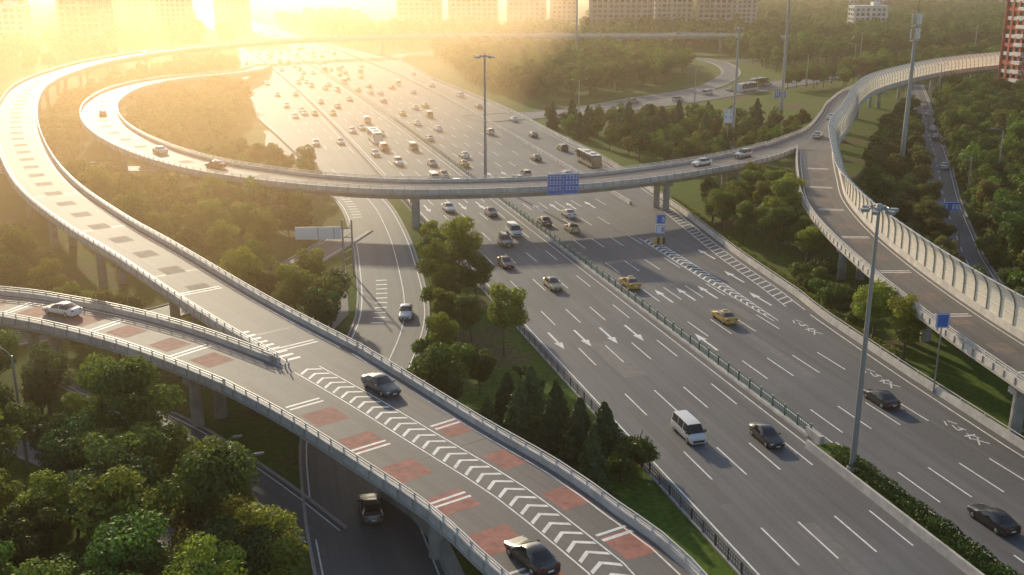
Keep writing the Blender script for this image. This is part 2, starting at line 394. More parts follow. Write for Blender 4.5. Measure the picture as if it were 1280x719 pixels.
Ap=[(-17.0,97.2,6.985,7.6),(-19.0,99.6,6.985,7.8),(-27,109.3,7,7.9),(-34.7,119,7.1,8),(-49,137,7.7,8.2),(-62.5,153.5,8.2,8.6),(-79,177,8.5,9),(-95,205,8.7,9),(-114.5,244,9,9.5),(-134.5,291,9,9.5),(-149,333,9,10),(-157,375,9,10),(-159,425,9,10),(-146,486,9,10),(-112,540,9,10),(-60,566,9,10),(0,574,9,10),(60,575,9,10),(110,577,9,10),(160,582,7,10),(230,590,2,10)]
Bp=[(-22.2,92.3,6.985,7.2),(-24.6,94.6,6.985,7.2),(-31.5,100.5,7,7.4),(-38,105.5,7,7.6),(-46,110.6,7,7.7),(-54,114.6,7,7.7),(-62,117.6,7,7.7),(-80,121,7,7.7),(-110,122,7,7.7),(-150,118,7,7.7)]
merged,em=ramp('elevated_road',Mp)
A,ea=ramp('elevated_ramp',Ap,pl=(3.4,None),pr=(3,None)); B,eb=ramp('elevated_ramp',Bp,pl=(3,None),pr=(3.4,None))
def addpiers(P,e,ss,big=False):
    p=MB(['conc'])
    for s in ss:
        x,y,z,t,n=at(P,s); yaw=math.atan2(t[1],t[0])
        p.box((x,y,z-2.05),(1.5,6 if big else 4.6,.6),yaw)
        for o in ((-2.2,2.2) if big else (-1.4,1.4)): p.cyl((x+n[0]*o,y+n[1]*o,0),(x+n[0]*o,y+n[1]*o,z-2.3),.66,.6,16)
    p.obj('piers',e)
def okpiers(P,sp,start,own):
    out=[];s=start;Lg=length(P)
    while s<Lg-4:
        x,y,z,t,n=at(P,s)
        if z>4.5 and not blocked(x,y,1,skip=own): out.append(s); s+=sp
        else: s+=3
    return out
own=(ngr,ngr+1,ngr+2)
addpiers(merged,em,okpiers(merged,26,14,own),True)
addpiers(A,ea,okpiers(A,27,12,own)); addpiers(B,eb,okpiers(B,24,12,own))
Cp=[(58.5,228.2,7,7.2),(50,217.5,7,8.4),(38,206.3,7,8.8),(24,196.5,7,9),(10,189.8,7,9),(-6,186.3,7,9),(-20,185.3,7.1,9),(-33.5,187.7,7.3,9),(-46,192.7,7.6,9),(-59.5,201,7.9,9),(-74.5,216.5,8.2,9),(-90,239,8.4,9),(-103,265,8.4,9),(-115,300,8,9),(-121.5,338,7.5,9),(-119,372,6.8,9),(-110,402,5.5,8.5),(-107,440,3.5,8),(-114,490,.8,8),(-124,530,.1,8)]
C,ec=ramp('elevated_ramp',Cp)
def sx(P,xv):
    i=int(np.argmin(abs(P[:,0]-xv))); return frames(P)[2][i]
addpiers(C,ec,[sx(C,v) for v in (44,28.5,-18,-49,-68,-90,-106)]+[sx(C,-90)+75])
DFp=[(62,226,7,15.2),(67,236,7,12),(75.5,253,7,9),(86,280,7,8.6),(95,304,7,8.6),(114,342,7,9),(152,391,7,9),(190,423,7,9),(235,453,7,9),(300,490,7,9),(400,540,7,9)]
DNp=[(65,224,6.98,8),(61.5,211,6.9,8),(57.3,194,6.8,7.8),(53.4,177,6.7,7.6),(51,157,6.6,7.4),(50.3,137,6.5,7.2),(50.6,116,6.5,7.2),(52,98,6.5,7.4),(54.5,78,6.5,7.6),(59,58,6.5,7.6),(66,35,6.5,7.6),(74,10,6.5,7.6)]
DF,edf=ramp('elevated_ramp',DFp,right=False,left=True)
DN,edn=ramp('elevated_ramp',DNp,left=False)
def okp2(P,e,sp,start):
    k=len(corr); addpiers(P,e,okpiers(P,sp,start,tuple(range(ngr,k))))
okp2(DF,edf,30,16); okp2(DN,edn,27,20)
sb=empty('sound_barrier')
def barrier(P,a,ml):
    w=MB(['conc_l','panel','rail','steel'])
    i=-a
    sweep(w,P,[(a,-.17,-.5),(a,.17,-.5),(a,.17,.9),(a,-.17,.9)],0)
    prof=[(a,0,.9),(a,0,2.0),(a,i*.05,3.1),(a,i*.3,4.0),(a,i*.75,4.7),(a,i*1.35,5.25),(a,i*2.1,5.6)]
    sweep(w,P,prof,1,False)
    for q in (1,2,4,6):
        b=prof[q]; sweep(w,P,[(a,b[1]-.05,b[2]-.05),(a,b[1]+.05,b[2]-.05),(a,b[1]+.05,b[2]+.05),(a,b[1]-.05,b[2]+.05)],2)
    T,N,S=frames(P); s=0
    while s<min(S[-1],ml):
        x,y,z,t,n=at(P,s,0); W=float(np.interp(s,S,P[:,3]))/2
        for sd in (-.06,.09):
          for q in range(len(prof)-1):
            p0,p1=prof[q],prof[q+1]
            w.cyl((x+n[0]*(a*W+p0[1]+i*sd),y+n[1]*(a*W+p0[1]+i*sd),z+p0[2]),(x+n[0]*(a*W+p1[1]+i*sd),y+n[1]*(a*W+p1[1]+i*sd),z+p1[2]),.07,.07,5,3,False)
        s+=3
    w.obj('barrier_panels',sb)
barrier(DF,1,400); barrier(DN,-1,230)
k=MB(['white','red','faint'])
for P in (A,C,DN,B,merged,DF):
    q0=4 if P is A or P is B else None
    sweep(k,P,[(-1,.75,.007),(-1,.9,.007)],0,False,s0=q0); sweep(k,P,[(1,-.9,.007),(1,-.75,.007)],0,False,s0=q0)
def redrow(P,off,wd,s0,s1,sp,ln,mi=1):
    s=s0
    while s<s1:
        strip(k,P,s,s+ln,off,wd,.004,mi)
        s+=sp
def ticks(P,off,wd,s0,s1,sp):
    s=s0
    while s<s1:
        for d in (0,.75): strip(k,P,s+d,s+d+.3,off,wd,.008)
        s+=sp
Lm=length(merged)
redrow(merged,-3.4,3.1,20,Lm-9,6.6,3.2)
redrow(merged,4.0,2.5,22,Lm-22,7.5,3.0)
ticks(merged,-3.5,3.4,30,Lm-3,11.5); ticks(merged,4,2.6,33,Lm-10,22)
s=14.
while s<Lm-2:
    w=1.15; c=.95
    for sg in (-1,1):
        p=[at(merged,s,c+sg*w),at(merged,s+.38,c+sg*w),at(merged,s+1.2,c),at(merged,s+.82,c)]
        k.add([(q[0],q[1],q[2]+.008) for q in p],[(0,1,2,3)],0)
    s+=1.5
strip(k,merged,10,Lm-1,.95-1.35,.13,.009); strip(k,merged,10,Lm-1,.95+1.35,.13,.009)
redrow(B,0,3.0,9,90,7.2,3.4); ticks(B,0,4.6,14,90,14)
redrow(A,.0,2.6,32,330,9,3.2,2); ticks(A,-.3,5,8,40,24)
for i in range(9):
    strip(k,A,5+i*1.3,5.5+i*1.3,-2.2-.06*i,1.5,.008)
redrow(C,.2,2.4,20,260,11,3,2)
ticks(DN,0,4,20,150,18)
redrow(DN,0,2.4,12,150,9,3,2)
k.obj('ramp_road_markings')
# ------------------------------------------------------------ vehicles
def loft(mb,st,cab,yb=.28,body=0,glass=1):
    n=len(st); rings=[]
    for x,w,be,to,rw in st:
        h=[(w*.9,yb),(w,yb+.18),(w,be*.72+.08),(w*.975,be),(rw,to-.05 if to-be>.2 else to-.02),(rw*.8,to)]
        rings.append([(x,y,z) for y,z in h]+[(x,-y,z) for y,z in h[::-1]])
    k=12; vs=[v for r in rings for v in r]; fs=[];ms=[]
    for i in range(n-1):
        for q in range(k):
            q2=(q+1)%k; fs.append((i*k+q,i*k+q2,(i+1)*k+q2,(i+1)*k+q))
            g=body
            if cab[i]=='S' and q in (3,7): g=glass
            if cab[i]=='W' and q in (3,4,5,6,7): g=glass
            ms.append(g)
    fs+= [tuple(range(k)),tuple((n-1)*k+q for q in range(k))]; ms+= [body,body]
    mb.add(vs,fs,ms)
def wheels(mb,xs,w,r=.33,mt=2,mh=3):
    for x in xs:
        for sd in (-1,1):
            mb.cyl((x,sd*(w-.2),r),(x,sd*(w+.015),r),r,r,16,mt); mb.cyl((x,sd*(w+.016),r),(x,sd*(w+.03),r),r*.58,r*.5,12,mh)
def veh(kind):
    mb=MB(['PAINT','glass','tyre','hub','lampw','tail','blk','signw'])
    if kind in('car','taxi'):
        st=[(2.32,.66,.56,.6,.5),(2.2,.82,.66,.74,.66),(1.6,.88,.8,.88,.7),(.95,.9,.88,.98,.74),(.2,.9,.92,1.4,.6),(-.35,.9,.93,1.46,.6),(-.42,.9,.93,1.46,.6),(-1.05,.9,.95,1.4,.6),(-1.72,.88,.96,1.07,.7),(-2.2,.84,.9,1.0,.66),(-2.35,.74,.62,.7,.6)]
        loft(mb,st,'NNNWSNSWNN'.ljust(10,'N')); wheels(mb,(1.42,-1.38),.88)
        for s in(-1,1):
            mb.box((2.2,s*.6,.62),(.16,.34,.14),0,4); mb.box((-2.27,s*.6,.82),(.12,.34,.14),0,5); mb.box((.75,s*1.0,.98),(.14,.2,.12),0,0)
        mb.box((2.3,0,.42),(.1,.9,.18),0,6); mb.box((2.34,0,.4),(.06,.4,.1),0,7); mb.box((-2.37,0,.6),(.04,.42,.12),0,7)
        for s in(-1,1): mb.box((0,s*.88,.3),(2.1,.06,.14),0,6)
        if kind=='taxi': mb.box((-.1,0,1.53),(.2,.7,.14),0,7)
    if kind=='suv':
        st=[(2.3,.7,.7,.76,.6),(2.15,.86,.85,.95,.7),(1.2,.92,.98,1.08,.76),(.9,.93,1.02,1.12,.76),(.3,.93,1.06,1.66,.64),(-.4,.93,1.06,1.72,.66),(-.48,.93,1.06,1.72,.66),(-1.85,.93,1.08,1.68,.64),(-2.15,.9,1.1,1.2,.74),(-2.32,.84,.8,.9,.7)]
        loft(mb,st,'NNNWSNSWN'); wheels(mb,(1.4,-1.38),.91,.37)
        for s in(-1,1):
            mb.box((2.17,s*.66,.8),(.14,.32,.16),0,4); mb.box((-2.24,s*.7,1.0),(.12,.2,.3),0,5); mb.box((.7,s*1.03,1.12),(.14,.2,.16),0,0); mb.box((-.7,s*.6,1.74),(1.9,.05,.05),0,6)
        mb.box((2.28,0,.5),(.1,1.1,.24),0,6); mb.box((2.34,0,.48),(.04,.42,.12),0,7)
    if kind=='van':
        st=[(2.35,.76,.75,.82,.66),(2.25,.86,.95,1.05,.74),(1.85,.88,1.05,1.15,.76),(1.2,.89,1.1,1.86,.7),(.4,.89,1.1,1.93,.72),(.32,.89,1.1,1.93,.72),(-.8,.89,1.1,1.93,.72),(-.88,.89,1.1,1.93,.72),(-2.15,.89,1.1,1.9,.72),(-2.3,.88,1.08,1.75,.7),(-2.36,.86,.9,1.0,.7)]
        loft(mb,st,'NNWSNSNSNW'); wheels(mb,(1.5,-1.45),.87,.35)
        for s in(-1,1):
            mb.box((2.27,s*.66,.82),(.12,.26,.22),0,4); mb.box((-2.33,s*.76,1.0),(.1,.14,.4),0,5); mb.box((1.6,s*1.0,1.25),(.12,.2,.24),0,6)
        mb.box((2.35,0,.5),(.06,1.2,.22),0,6)
    if kind=='bus':
        L2=5.7; st=[(L2,1.1,.95,2.9,1.0),(L2-.15,1.24,1.05,3.05,1.16)]
        cab='W'; xs=[L2-.15-.3-(i//2)*1.5-(i%2)*1.38 for i in range(14)]
        for x in xs: st.append((x,1.25,1.15,3.1,1.18))
        cab+='N'+''.join('S' if i%2==0 else 'N' for i in range(13))
        st.append((-L2+.1,1.24,1.15,3.05,1.15)); st.append((-L2,1.18,1.2,2.9,1.1)); cab+='NW'
        loft(mb,st,cab.ljust(len(st)-1,'N'),.35); wheels(mb,(3.6,-2.9),1.23,.48)
        mb.box((1.5,0,3.2),(2.2,1.5,.25),0,7); mb.box((-2.5,0,3.2),(1.8,1.5,.22),0,7)
        for s in(-1,1): mb.box((L2+.02,s*.85,.7),(.08,.35,.22),0,4); mb.box((-L2-.02,s*.95,1.0),(.06,.22,.4),0,5); mb.box((L2+.1,s*1.35,2.3),(.2,.16,.5),0,6)
        mb.box((L2+.03,0,2.72),(.06,1.5,.25),0,6)
    return mb
paints={'white':(.7,.7,.69),'silver':(.42,.42,.42),'black':(.018,.018,.02),'grey':(.1,.105,.11),'red':(.3,.02,.02),'wine':(.11,.02,.03),'yellow':(.62,.36,.03),'blue':(.03,.07,.2),'beige':(.42,.34,.2),'tan':(.4,.25,.13)}
def paint(n):
    m,nt,b=newmat('car_paint_'+n); b.inputs['Base Color'].default_value=paints[n]+(1,)
    b.inputs['Roughness'].default_value=.32; b.inputs['Metallic'].default_value=.35 if n in('silver','grey','beige') else 0
    b.inputs['Coat Weight'].default_value=.6; b.inputs['Coat Roughness'].default_value=.06
    return m
PM={n:paint(n) for n in paints}
vc={}
def place(kind,color,x,y,z,yaw):
    key=(kind,color)
    nm=kind
    if key not in vc:
        mb=veh(kind); mb.mats=[PM[color]]+mb.mats[1:]; o=mb.obj(nm)
        try:
            o.data.polygons.foreach_set('use_smooth',[True]*len(o.data.polygons))
            o.data.set_sharp_from_angle(angle=math.radians(35))
        except Exception: pass
        vc[key]=o.data
    else: o=bpy.data.objects.new(nm,vc[key]); COL.objects.link(o)
    o.location=(x,y,z); o.rotation_euler[2]=yaw; return o
yawA=math.atan2(D_[1],D_[0])
def hcar(kind,color,s,t,away):
    x,y,z=hw(s,t,.03); sl=8e-5*2*max(0,s-250)
    place(kind,color,x,y,z,yawA+math.atan(sl)+(0 if away else math.pi)+R.uniform(-.02,.02))
for kd,c,s,t,a in [('van','white',87.5,43.9,0),('car','black',84.5,50.9,0),('car','black',89.5,67.4,1),('taxi','yellow',119,64,1),('taxi','yellow',137,58.0,1),('taxi','beige',139.5,47,0),('car','wine',152.5,43.6,0),('suv','grey',165,47.1,0),('van','white',171.5,50.5,0),('car','grey',177.5,58,1),('taxi','beige',171,61,1),('car','white',182,64.2,1),('car','white',193,43.8,0),('car','black',64.5,60.9,1),('suv','black',61.5,64.2,1),('car','grey',187,50.6,0)]:
    hcar(kd,c,s,t,a)
cols=['white']*8+['silver']*4+['black']*3+['grey']*3+['red','blue','beige']
for lanes,away,lo,hi in (((40.2,43.7,47.2,50.7),0,14,40),((58,61,64.2,67.6,71.5,76.5),1,22,75)):
    for t in lanes:
        s=206+R.random()*20
        while s<820:
            kd=R.choice(['car']*6+['suv','van']); c=R.choice(cols)
            if R.random()<.13: kd,c='taxi','yellow'
            if abs(s-279)>9 or abs(t-43.7)>1: hcar(kd,c,s,t+R.uniform(-.35,.35),away)
            s+=lo*.5+R.expovariate(1/(hi-lo*.5))+5
for t in (28,31.5,34.4):
    for s in (285,330,352,395,430,480,530):
        if R.random()<.6: hcar('car',R.choice(cols),s+R.uniform(-9,9),t,0)
hcar('bus','white',279,43.7,0); hcar('bus','tan',231,86.3,1)
for s,t in ((252,87),(275,86.5),(305,90),(338,88),(370,90),(405,88),(450,91)): hcar(R.choice(['car','suv']),R.choice(cols),s,t,1)
def pcar(kind,color,P,x,off=0,rev=False,s=None,z=.01):
    s=sx(P,x) if s is None else s
    X,Y,Z,t,n=at(P,s,off); place(kind,color,X,Y,Z+z,math.atan2(t[1],t[0])+(math.pi if rev else 0))
pcar('car','white',B,-50.5,.6)
def scar(kind,color,P,y,off=0,rev=False):
    i=int(np.argmin(abs(P[:,1]-y))); pcar(kind,color,P,0,off,rev,s=frames(P)[2][i])
scar('car','grey',merged,90,3.6,True); scar('car','black',merged,63,-3.0,False)
for x,c,kd in ((-105,'red','car'),(-73,'white','car'),(-58,'red','taxi'),(38,'white','car'),(49,'silver','suv')): pcar(kd,c,C,x,.8)
for s,c in ((395,'white'),(520,'silver'),(640,'white'),(700,'grey')): pcar('car',c,A,0,1.5,s=s)
scar('car','silver',DF,243,0); scar('car','white',DF,273,-1); scar('car','grey',DF,385,0)
scar('car','white',svc,132.5,1.8,True); scar('car','grey',svc,80.5,.6,False)
place('car','white',-96,241,.1,.1); place('car','silver',-112,239,.1,.1)
for i in range(18):
    s=20+i*20+R.random()*8; X,Y,Z,t,n=at(Froad,s,R.choice((-5,-2,2,5))); place(R.choice(['car','car','suv','van']),R.choice(cols),X,Y,Z+.01,math.atan2(t[1],t[0]))
pcar('bus','tan',Froad,98,-3); pcar('bus','white',Froad,84,3)
for y in (300,282,330,240): scar('car','white' if y!=282 else 'grey',Eroad,y,1.4)
# ------------------------------------------------------------ street furniture
def mast(x,y,h,ring=1.3,n=8,r=.3):
    e=MB(['steel','lampw','conc_l','blk'])
    e.cyl((0,0,0),(0,0,.5),.6,.5,12,2); e.cyl((0,0,.5),(0,0,h*.5),r,r*.75,14,0,False); e.cyl((0,0,h*.5),(0,0,h),r*.75,r*.45,14,0)
    e.cyl((0,0,h-.1),(0,0,h+.35),.35,.2,12,0)
    for i in range(n):
        a=2*math.pi*i/n; c,s=math.cos(a),math.sin(a)
        e.cyl((0,0,h),(c*ring,s*ring,h-.1),.05,.05,6,0); e.box((c*(ring+.25),s*(ring+.25),h-.18),(.75,.5,.24),a,0); e.box((c*(ring+.25),s*(ring+.25),h-.32),(.6,.4,.05),a,1)
    m=24
    for i in range(m):
        a,b=2*math.pi*i/m,2*math.pi*(i+1)/m
        e.cyl((math.cos(a)*ring*.8,math.sin(a)*ring*.8,h),(math.cos(b)*ring*.8,math.sin(b)*ring*.8,h),.05,.05,5,0,False)
    e.obj('high_mast_light',loc=(x,y,0))
mast(31.6,88.9,25,1.0,6); mast(-5.8,227.6,26.5,1.6,8,.36); mast(56.5,269.8,30,.6,4,.5); mast(77.2,304.5,42,.8,4,.55); mast(29.6,497,36,1,6,.6)
e=MB(['steel','signw','blk']); h=35.5
e.cyl((0,0,0),(0,0,h),.6,.32,14,0)
for zz in (h-1.5,h-4.5):
    for i in range(3):
        a=i*2.09+.4; c,s=math.cos(a),math.sin(a); e.cyl((0,0,zz),(c*.9,s*.9,zz),.05,.05,6); e.box((c*1.0,s*1.0,zz),(.18,.4,2.2),a,1)
for zz in (h-3,h-6): e.cyl((0,0,zz),(0,0,zz+.12),1.0,1.0,16,0)
e.cyl((0,0,h),(0,0,h+2.5),.05,.02,6,2); e.obj('telecom_mast',loc=(85.8,230.4,0))
def lamp(x,y,h,yaw,dbl=False,arm=1.8,r=.11):
    e=MB(['steel','lampw']); e.cyl((0,0,0),(0,0,h),r,r*.6,10,0)
    for sd in ((1,-1) if dbl else (1,)):
        e.cyl((0,0,h-.05),(sd*arm*.5,0,h+.4),.05,.045,6); e.cyl((sd*arm*.5,0,h+.4),(sd*arm,0,h+.5),.045,.04,6)
        e.box((sd*(arm+.3),0,h+.5),(.8,.3,.14),0,0); e.box((sd*(arm+.3),0,h+.42),(.6,.24,.03),0,1)
    e.cyl((0,0,0),(0,0,.4),.18,.16,10,0); e.obj('street_lamp',loc=(x,y,0),yaw=yaw)
lamp(-45.5,90,11,2.6,r=.16); lamp(-25.5,86.5,4,.3,False,.6); lamp(162,501,15,.6,True,3,.3); lamp(200,535,14,.6,True,3,.3); lamp(102,219,12,2.9,r=.2); lamp(95,186,11,2.9,r=.18)
lamp(-22.5,82,4.5,.3,False,.6); lamp(90,205,9,3.0,r=.16); lamp(140,440,14,.6,True,3,.26); lamp(118,300,12,3.0,r=.2); lamp(69,128,9,3.0)
lamp(110,400,13,.6,True,3,.24); lamp(60,350,13,.6,True,3,.22); lamp(20,318,12,.4,True,2,.2); lamp(138,345,14,.6,True,2,.22); lamp(240,560,15,.6,True,3,.3)
def signpanel(mb,c,w,h,yaw,style,mi=1,mw=2):
    ca,sa=math.cos(yaw),math.sin(yaw)
    mb.box(c,(w,.12,h),yaw,mi)
    def fb(u,v,a,b,m=mw):
        mb.box((c[0]+u*ca+.075*sa,c[1]+u*sa-.075*ca,c[2]+v),(a,.03,b),yaw,m)
    for v in (-h/2+.08,h/2-.08): fb(0,v,w-.1,.06)
    for u in (-w/2+.08,w/2-.08): fb(u,0,.06,h-.22)
    rr=random.Random(int(w*100))
    rows=3 if style=='big' else 2
    if style=='big': fb(0,0,.05,h-.5)
    for r in range(rows):
        v=h/2-.5-r*(h-.7)/rows-.1; u=-w/2+.4
        while u<w/2-.5:
            if abs(u+.15)>.25:
                q=rr.random(); gh=min(.6,(h-.7)/rows*.7)
                fb(u+.12,v+gh*.4,.4,.11); fb(u+.12,v-gh*.4,.4,.11)
                if q>.3: fb(u+.12,v,.1,gh)
                if q<.6: fb(u+.12,v+.02,.34,.1)
            u+=.58
fs_=empty('direction_sign'); mb=MB(['steel','blue','signw'])
signpanel(mb,(8.9,180.9,8.5),5.6,3.6,.17,'big')
for u in (-2,0,2): mb.box((8.9+u,181.25+u*.17,8.1),(.12,.5,3.2),.17,0)
mb.obj('panel',fs_)
mb=MB(['steel','blue','signw']); mb.cyl((0,.12,0),(0,.12,6.2),.09,.08,8,0); signpanel(mb,(0,0,5.3),1.5,1.6,0,'s'); signpanel(mb,(0,0,3.6),1.5,1.5,0,'s',2,1); mb.obj('road_sign',loc=(24.3,168,0))
mb=MB(['steel','blue','signw']); mb.cyl((4.2,.2,0),(4.2,.2,7.4),.14,.12,8,0); mb.cyl((-2.2,.2,6.7),(4.2,.2,6.7),.09,.09,8,0); signpanel(mb,(-.9,0,6.5),2.7,1.6,0,'s'); signpanel(mb,(2.1,0,6.5),2.7,1.6,0,'s'); mb.obj('gantry_sign',loc=(71,172,0))
mb=MB(['steel','blue','signw']); mb.cyl((0,.1,0),(0,.1,9.2),.1,.08,8,0); signpanel(mb,(0,0,8.4),1.4,1.6,0,'s'); mb.obj('road_sign',loc=(46.3,107.5,0))
mb=MB(['steel','blue','signw']); mb.cyl((0,.1,0),(0,.1,11),.12,.1,8,0); signpanel(mb,(0,0,9.2),2.2,3.6,0,'s',2,1); mb.obj('road_sign',loc=(53.5,262,0))
mb=MB(['steel','blue','signw']); mb.cyl((0,.1,0),(0,.1,9),.12,.1,8,0); signpanel(mb,(0,0,8),3.4,2,0,'s'); mb.obj('road_sign',loc=(80,318,0))
# rear of a gantry sign over the side road: white panel on a lattice post pair
mb=MB(['steel','signw','bark']); mb.box((0,-.1,6.6),(6.8,.15,1.9),.05,1)
for u in (-2.4,0,2.4): mb.box((u,-.22,6.6),(.1,.08,1.8),.05,0)
for u in (3.6,5.0): mb.cyl((u,.2,0),(u,.2,8.6),.14,.14,8,0)
for z in (5.9,7.3): mb.cyl((-3.2,.2,z),(5,.2,z),.09,.09,6,0)
for z in (1,2.2,3.4,4.6,5.8,7): mb.cyl((3.6,.2,z),(5.0,.2,z+.8),.06,.06,5,0)
mb.obj('gantry_sign',loc=(-29.0,153.5,0))
mb=MB(['yellow','blk'])
for i in range(4): mb.box((i*.5-.75,0,.55),(.48,.5,1.1),0,i%2)
mb.obj('crash_cushion',loc=(*hw(158.5,72.2)[:2],0),yaw=.3)
# ------------------------------------------------------------ foliage
def tree_mesh(name,seed,nl,ls,H,cr,lm,kind='d'):
    rg=np.random.default_rng(seed); mb=MB(['bark',lm])
    th=H*.3 if kind=='d' else H*.12
    if kind=='d':
        mb.cyl((0,0,0),(.1,.05,th),.2,.15,8,0,False); mb.cyl((.1,.05,th),(0,.1,H*.7),.15,.05,7,0,False)
        for i in range(7):
            a=rg.uniform(0,6.28); z=rg.uniform(th,H*.55); r=rg.uniform(.45,.8)*cr
            mb.cyl((0,0,z),(math.cos(a)*r,math.sin(a)*r,z+rg.uniform(1,2.4)),.09,.03,5,0,False)
        K=int(18+rg.integers(0,8)); cc=[];rr=[]
        cz=(th+H)/2+.2; hz=(H-th)/2
        for i in range(K):
            while True:
                p=rg.uniform(-1,1,3)
                if .25<np.linalg.norm(p)<1: break
            q=1-.25*max(0,-p[2])
            cc.append((p[0]*cr*.82*q,p[1]*cr*.82*q,cz+p[2]*hz*.86)); rr.append(rg.uniform(.2,.44)*cr)
        cc=np.array(cc); rr=np.array(rr)
        ci=rg.choice(K,nl,p=rr**2/sum(rr**2))
        d=rg.normal(size=(nl,3)); d/=np.linalg.norm(d,axis=1)[:,None]
        rad=rr[ci]*(rg.uniform(.4,1.2,nl)**.55)
        pos=cc[ci]+d*rad[:,None]*np.array([1,1,.75])
        nrm=d+rg.normal(size=(nl,3))*.6+np.array([0,0,.35])
        ctint=rg.uniform(0,1,K)[ci]
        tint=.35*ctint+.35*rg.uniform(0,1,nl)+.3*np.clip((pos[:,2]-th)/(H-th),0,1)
    else:
        u=rg.uniform(0,1,nl)**1.35; z=th*.5+u*(H-th*.5); tier=.86+.18*np.sin(u*34+rg.uniform(0,6))
        a=rg.uniform(0,6.28,nl); lob=1+.14*np.sin(a*5+u*13)+.08*np.sin(a*9)
        r=(cr*(1-u)**.75*tier*lob+.1)*rg.uniform(.55,1.05,nl)**.6
        pos=np.stack([r*np.cos(a),r*np.sin(a),z-.12*r],1)
        nrm=np.stack([np.cos(a),np.sin(a),np.full(nl,.55)],1)+rg.normal(size=(nl,3))*.45
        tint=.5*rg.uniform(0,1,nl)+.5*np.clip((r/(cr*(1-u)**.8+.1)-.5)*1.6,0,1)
        mb.cyl((0,0,0),(0,0,H*.85),.16,.03,7,0,False)
    nrm/=np.linalg.norm(nrm,axis=1)[:,None]
    up=rg.normal(size=(nl,3)); t1=np.cross(nrm,up); t1/=np.linalg.norm(t1,axis=1)[:,None]; t2=np.cross(nrm,t1)
    s=ls*rg.uniform(.6,1.3,nl)[:,None]
    V=np.stack([pos-t1*s*.5,pos-t2*s*.33,pos+t1*s*.5,pos+t2*s*.33],1).reshape(-1,3)
    nb=len(mb.v); nf=len(mb.f)
    me=bpy.data.meshes.new(name)
    v=mb.v+[tuple(x) for x in V.tolist()]; f=mb.f+[(nb+4*i,nb+4*i+1,nb+4*i+2,nb+4*i+3) for i in range(nl)]
    me.from_pydata(v,[],f); me.materials.append(M['bark']); me.materials.append(M[lm])
    me.polygons.foreach_set('material_index',[0]*nf+[1]*nl)
    at_=me.attributes.new('tint','FLOAT','FACE'); at_.data.foreach_set('value',np.concatenate([np.zeros(nf),tint]).astype(np.float32))
    me.update(); return me
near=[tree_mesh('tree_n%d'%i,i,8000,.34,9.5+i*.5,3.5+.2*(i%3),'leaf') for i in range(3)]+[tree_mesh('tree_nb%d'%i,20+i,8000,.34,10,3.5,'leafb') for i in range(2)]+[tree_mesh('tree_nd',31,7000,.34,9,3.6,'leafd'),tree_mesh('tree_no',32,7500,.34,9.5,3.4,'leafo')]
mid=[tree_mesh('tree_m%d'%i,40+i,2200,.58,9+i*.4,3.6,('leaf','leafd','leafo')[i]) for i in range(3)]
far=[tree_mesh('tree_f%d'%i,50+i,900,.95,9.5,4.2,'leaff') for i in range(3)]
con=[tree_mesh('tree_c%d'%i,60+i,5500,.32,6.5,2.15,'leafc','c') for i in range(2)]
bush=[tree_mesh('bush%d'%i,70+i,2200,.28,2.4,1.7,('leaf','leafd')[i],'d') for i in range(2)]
def inst(nm,me,x,y,sc=1.,z=0,sz=None):
    o=bpy.data.objects.new(nm,me); COL.objects.link(o); o.location=(x,y,z)
    o.rotation_euler=(R.uniform(-.06,.06),R.uniform(-.06,.06),R.uniform(0,6.28)); o.scale=(sc,sc*R.uniform(.88,1.12),sz or sc*R.uniform(.85,1.15)); return o
def inpoly(x,y,poly):
    c=False;n=len(poly);j=n-1
    for i in range(n):
        xi,yi=poly[i];xj,yj=poly[j]
        if (yi>y)!=(yj>y) and x<(xj-xi)*(y-yi)/(yj-yi)+xi: c=not c
        j=i
    return c
def scatter(poly,sp,mg=2.5,tries=None,vis=True):
    xs=[p[0] for p in poly];ys=[p[1] for p in poly]; out=[]; area=(max(xs)-min(xs))*(max(ys)-min(ys))
    cell={}
    for _ in range(max(int(tries or 0),int(area/sp/sp*9))):
        x=R.uniform(min(xs),max(xs));y=R.uniform(min(ys),max(ys))
        if not inpoly(x,y,poly): continue
        if vis and abs(x)>.52*y+22: continue
        k=(int(x//sp),int(y//sp)); bad=False
        for a in(-1,0,1):
            for b in(-1,0,1):
                for q in cell.get((k[0]+a,k[1]+b),()):
                    if (q[0]-x)**2+(q[1]-y)**2<sp*sp: bad=True
        if bad or blocked(x,y,mg): continue
        cell.setdefault(k,[]).append((x,y)); out.append((x,y))
    return out
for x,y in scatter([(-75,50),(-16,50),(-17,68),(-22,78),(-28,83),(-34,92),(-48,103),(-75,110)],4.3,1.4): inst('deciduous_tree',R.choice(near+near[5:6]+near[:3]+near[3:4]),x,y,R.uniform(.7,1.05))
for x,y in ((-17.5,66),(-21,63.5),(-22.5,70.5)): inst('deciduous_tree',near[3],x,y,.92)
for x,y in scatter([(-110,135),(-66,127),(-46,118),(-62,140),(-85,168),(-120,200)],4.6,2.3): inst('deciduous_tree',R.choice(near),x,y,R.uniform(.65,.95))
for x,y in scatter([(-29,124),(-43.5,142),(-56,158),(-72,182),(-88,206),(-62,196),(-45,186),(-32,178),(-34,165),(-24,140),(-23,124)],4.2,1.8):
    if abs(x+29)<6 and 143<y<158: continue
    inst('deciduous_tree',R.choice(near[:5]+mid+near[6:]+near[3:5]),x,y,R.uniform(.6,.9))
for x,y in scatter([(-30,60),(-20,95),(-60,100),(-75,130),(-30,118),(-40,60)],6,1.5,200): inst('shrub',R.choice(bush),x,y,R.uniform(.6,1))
for x,y in scatter([(-84,214),(-58,206),(-44,200),(-36,212),(-46,236),(-60,246),(-90,232)],4.6,2): inst('deciduous_tree',R.choice(mid),x,y,R.uniform(.5,.8))
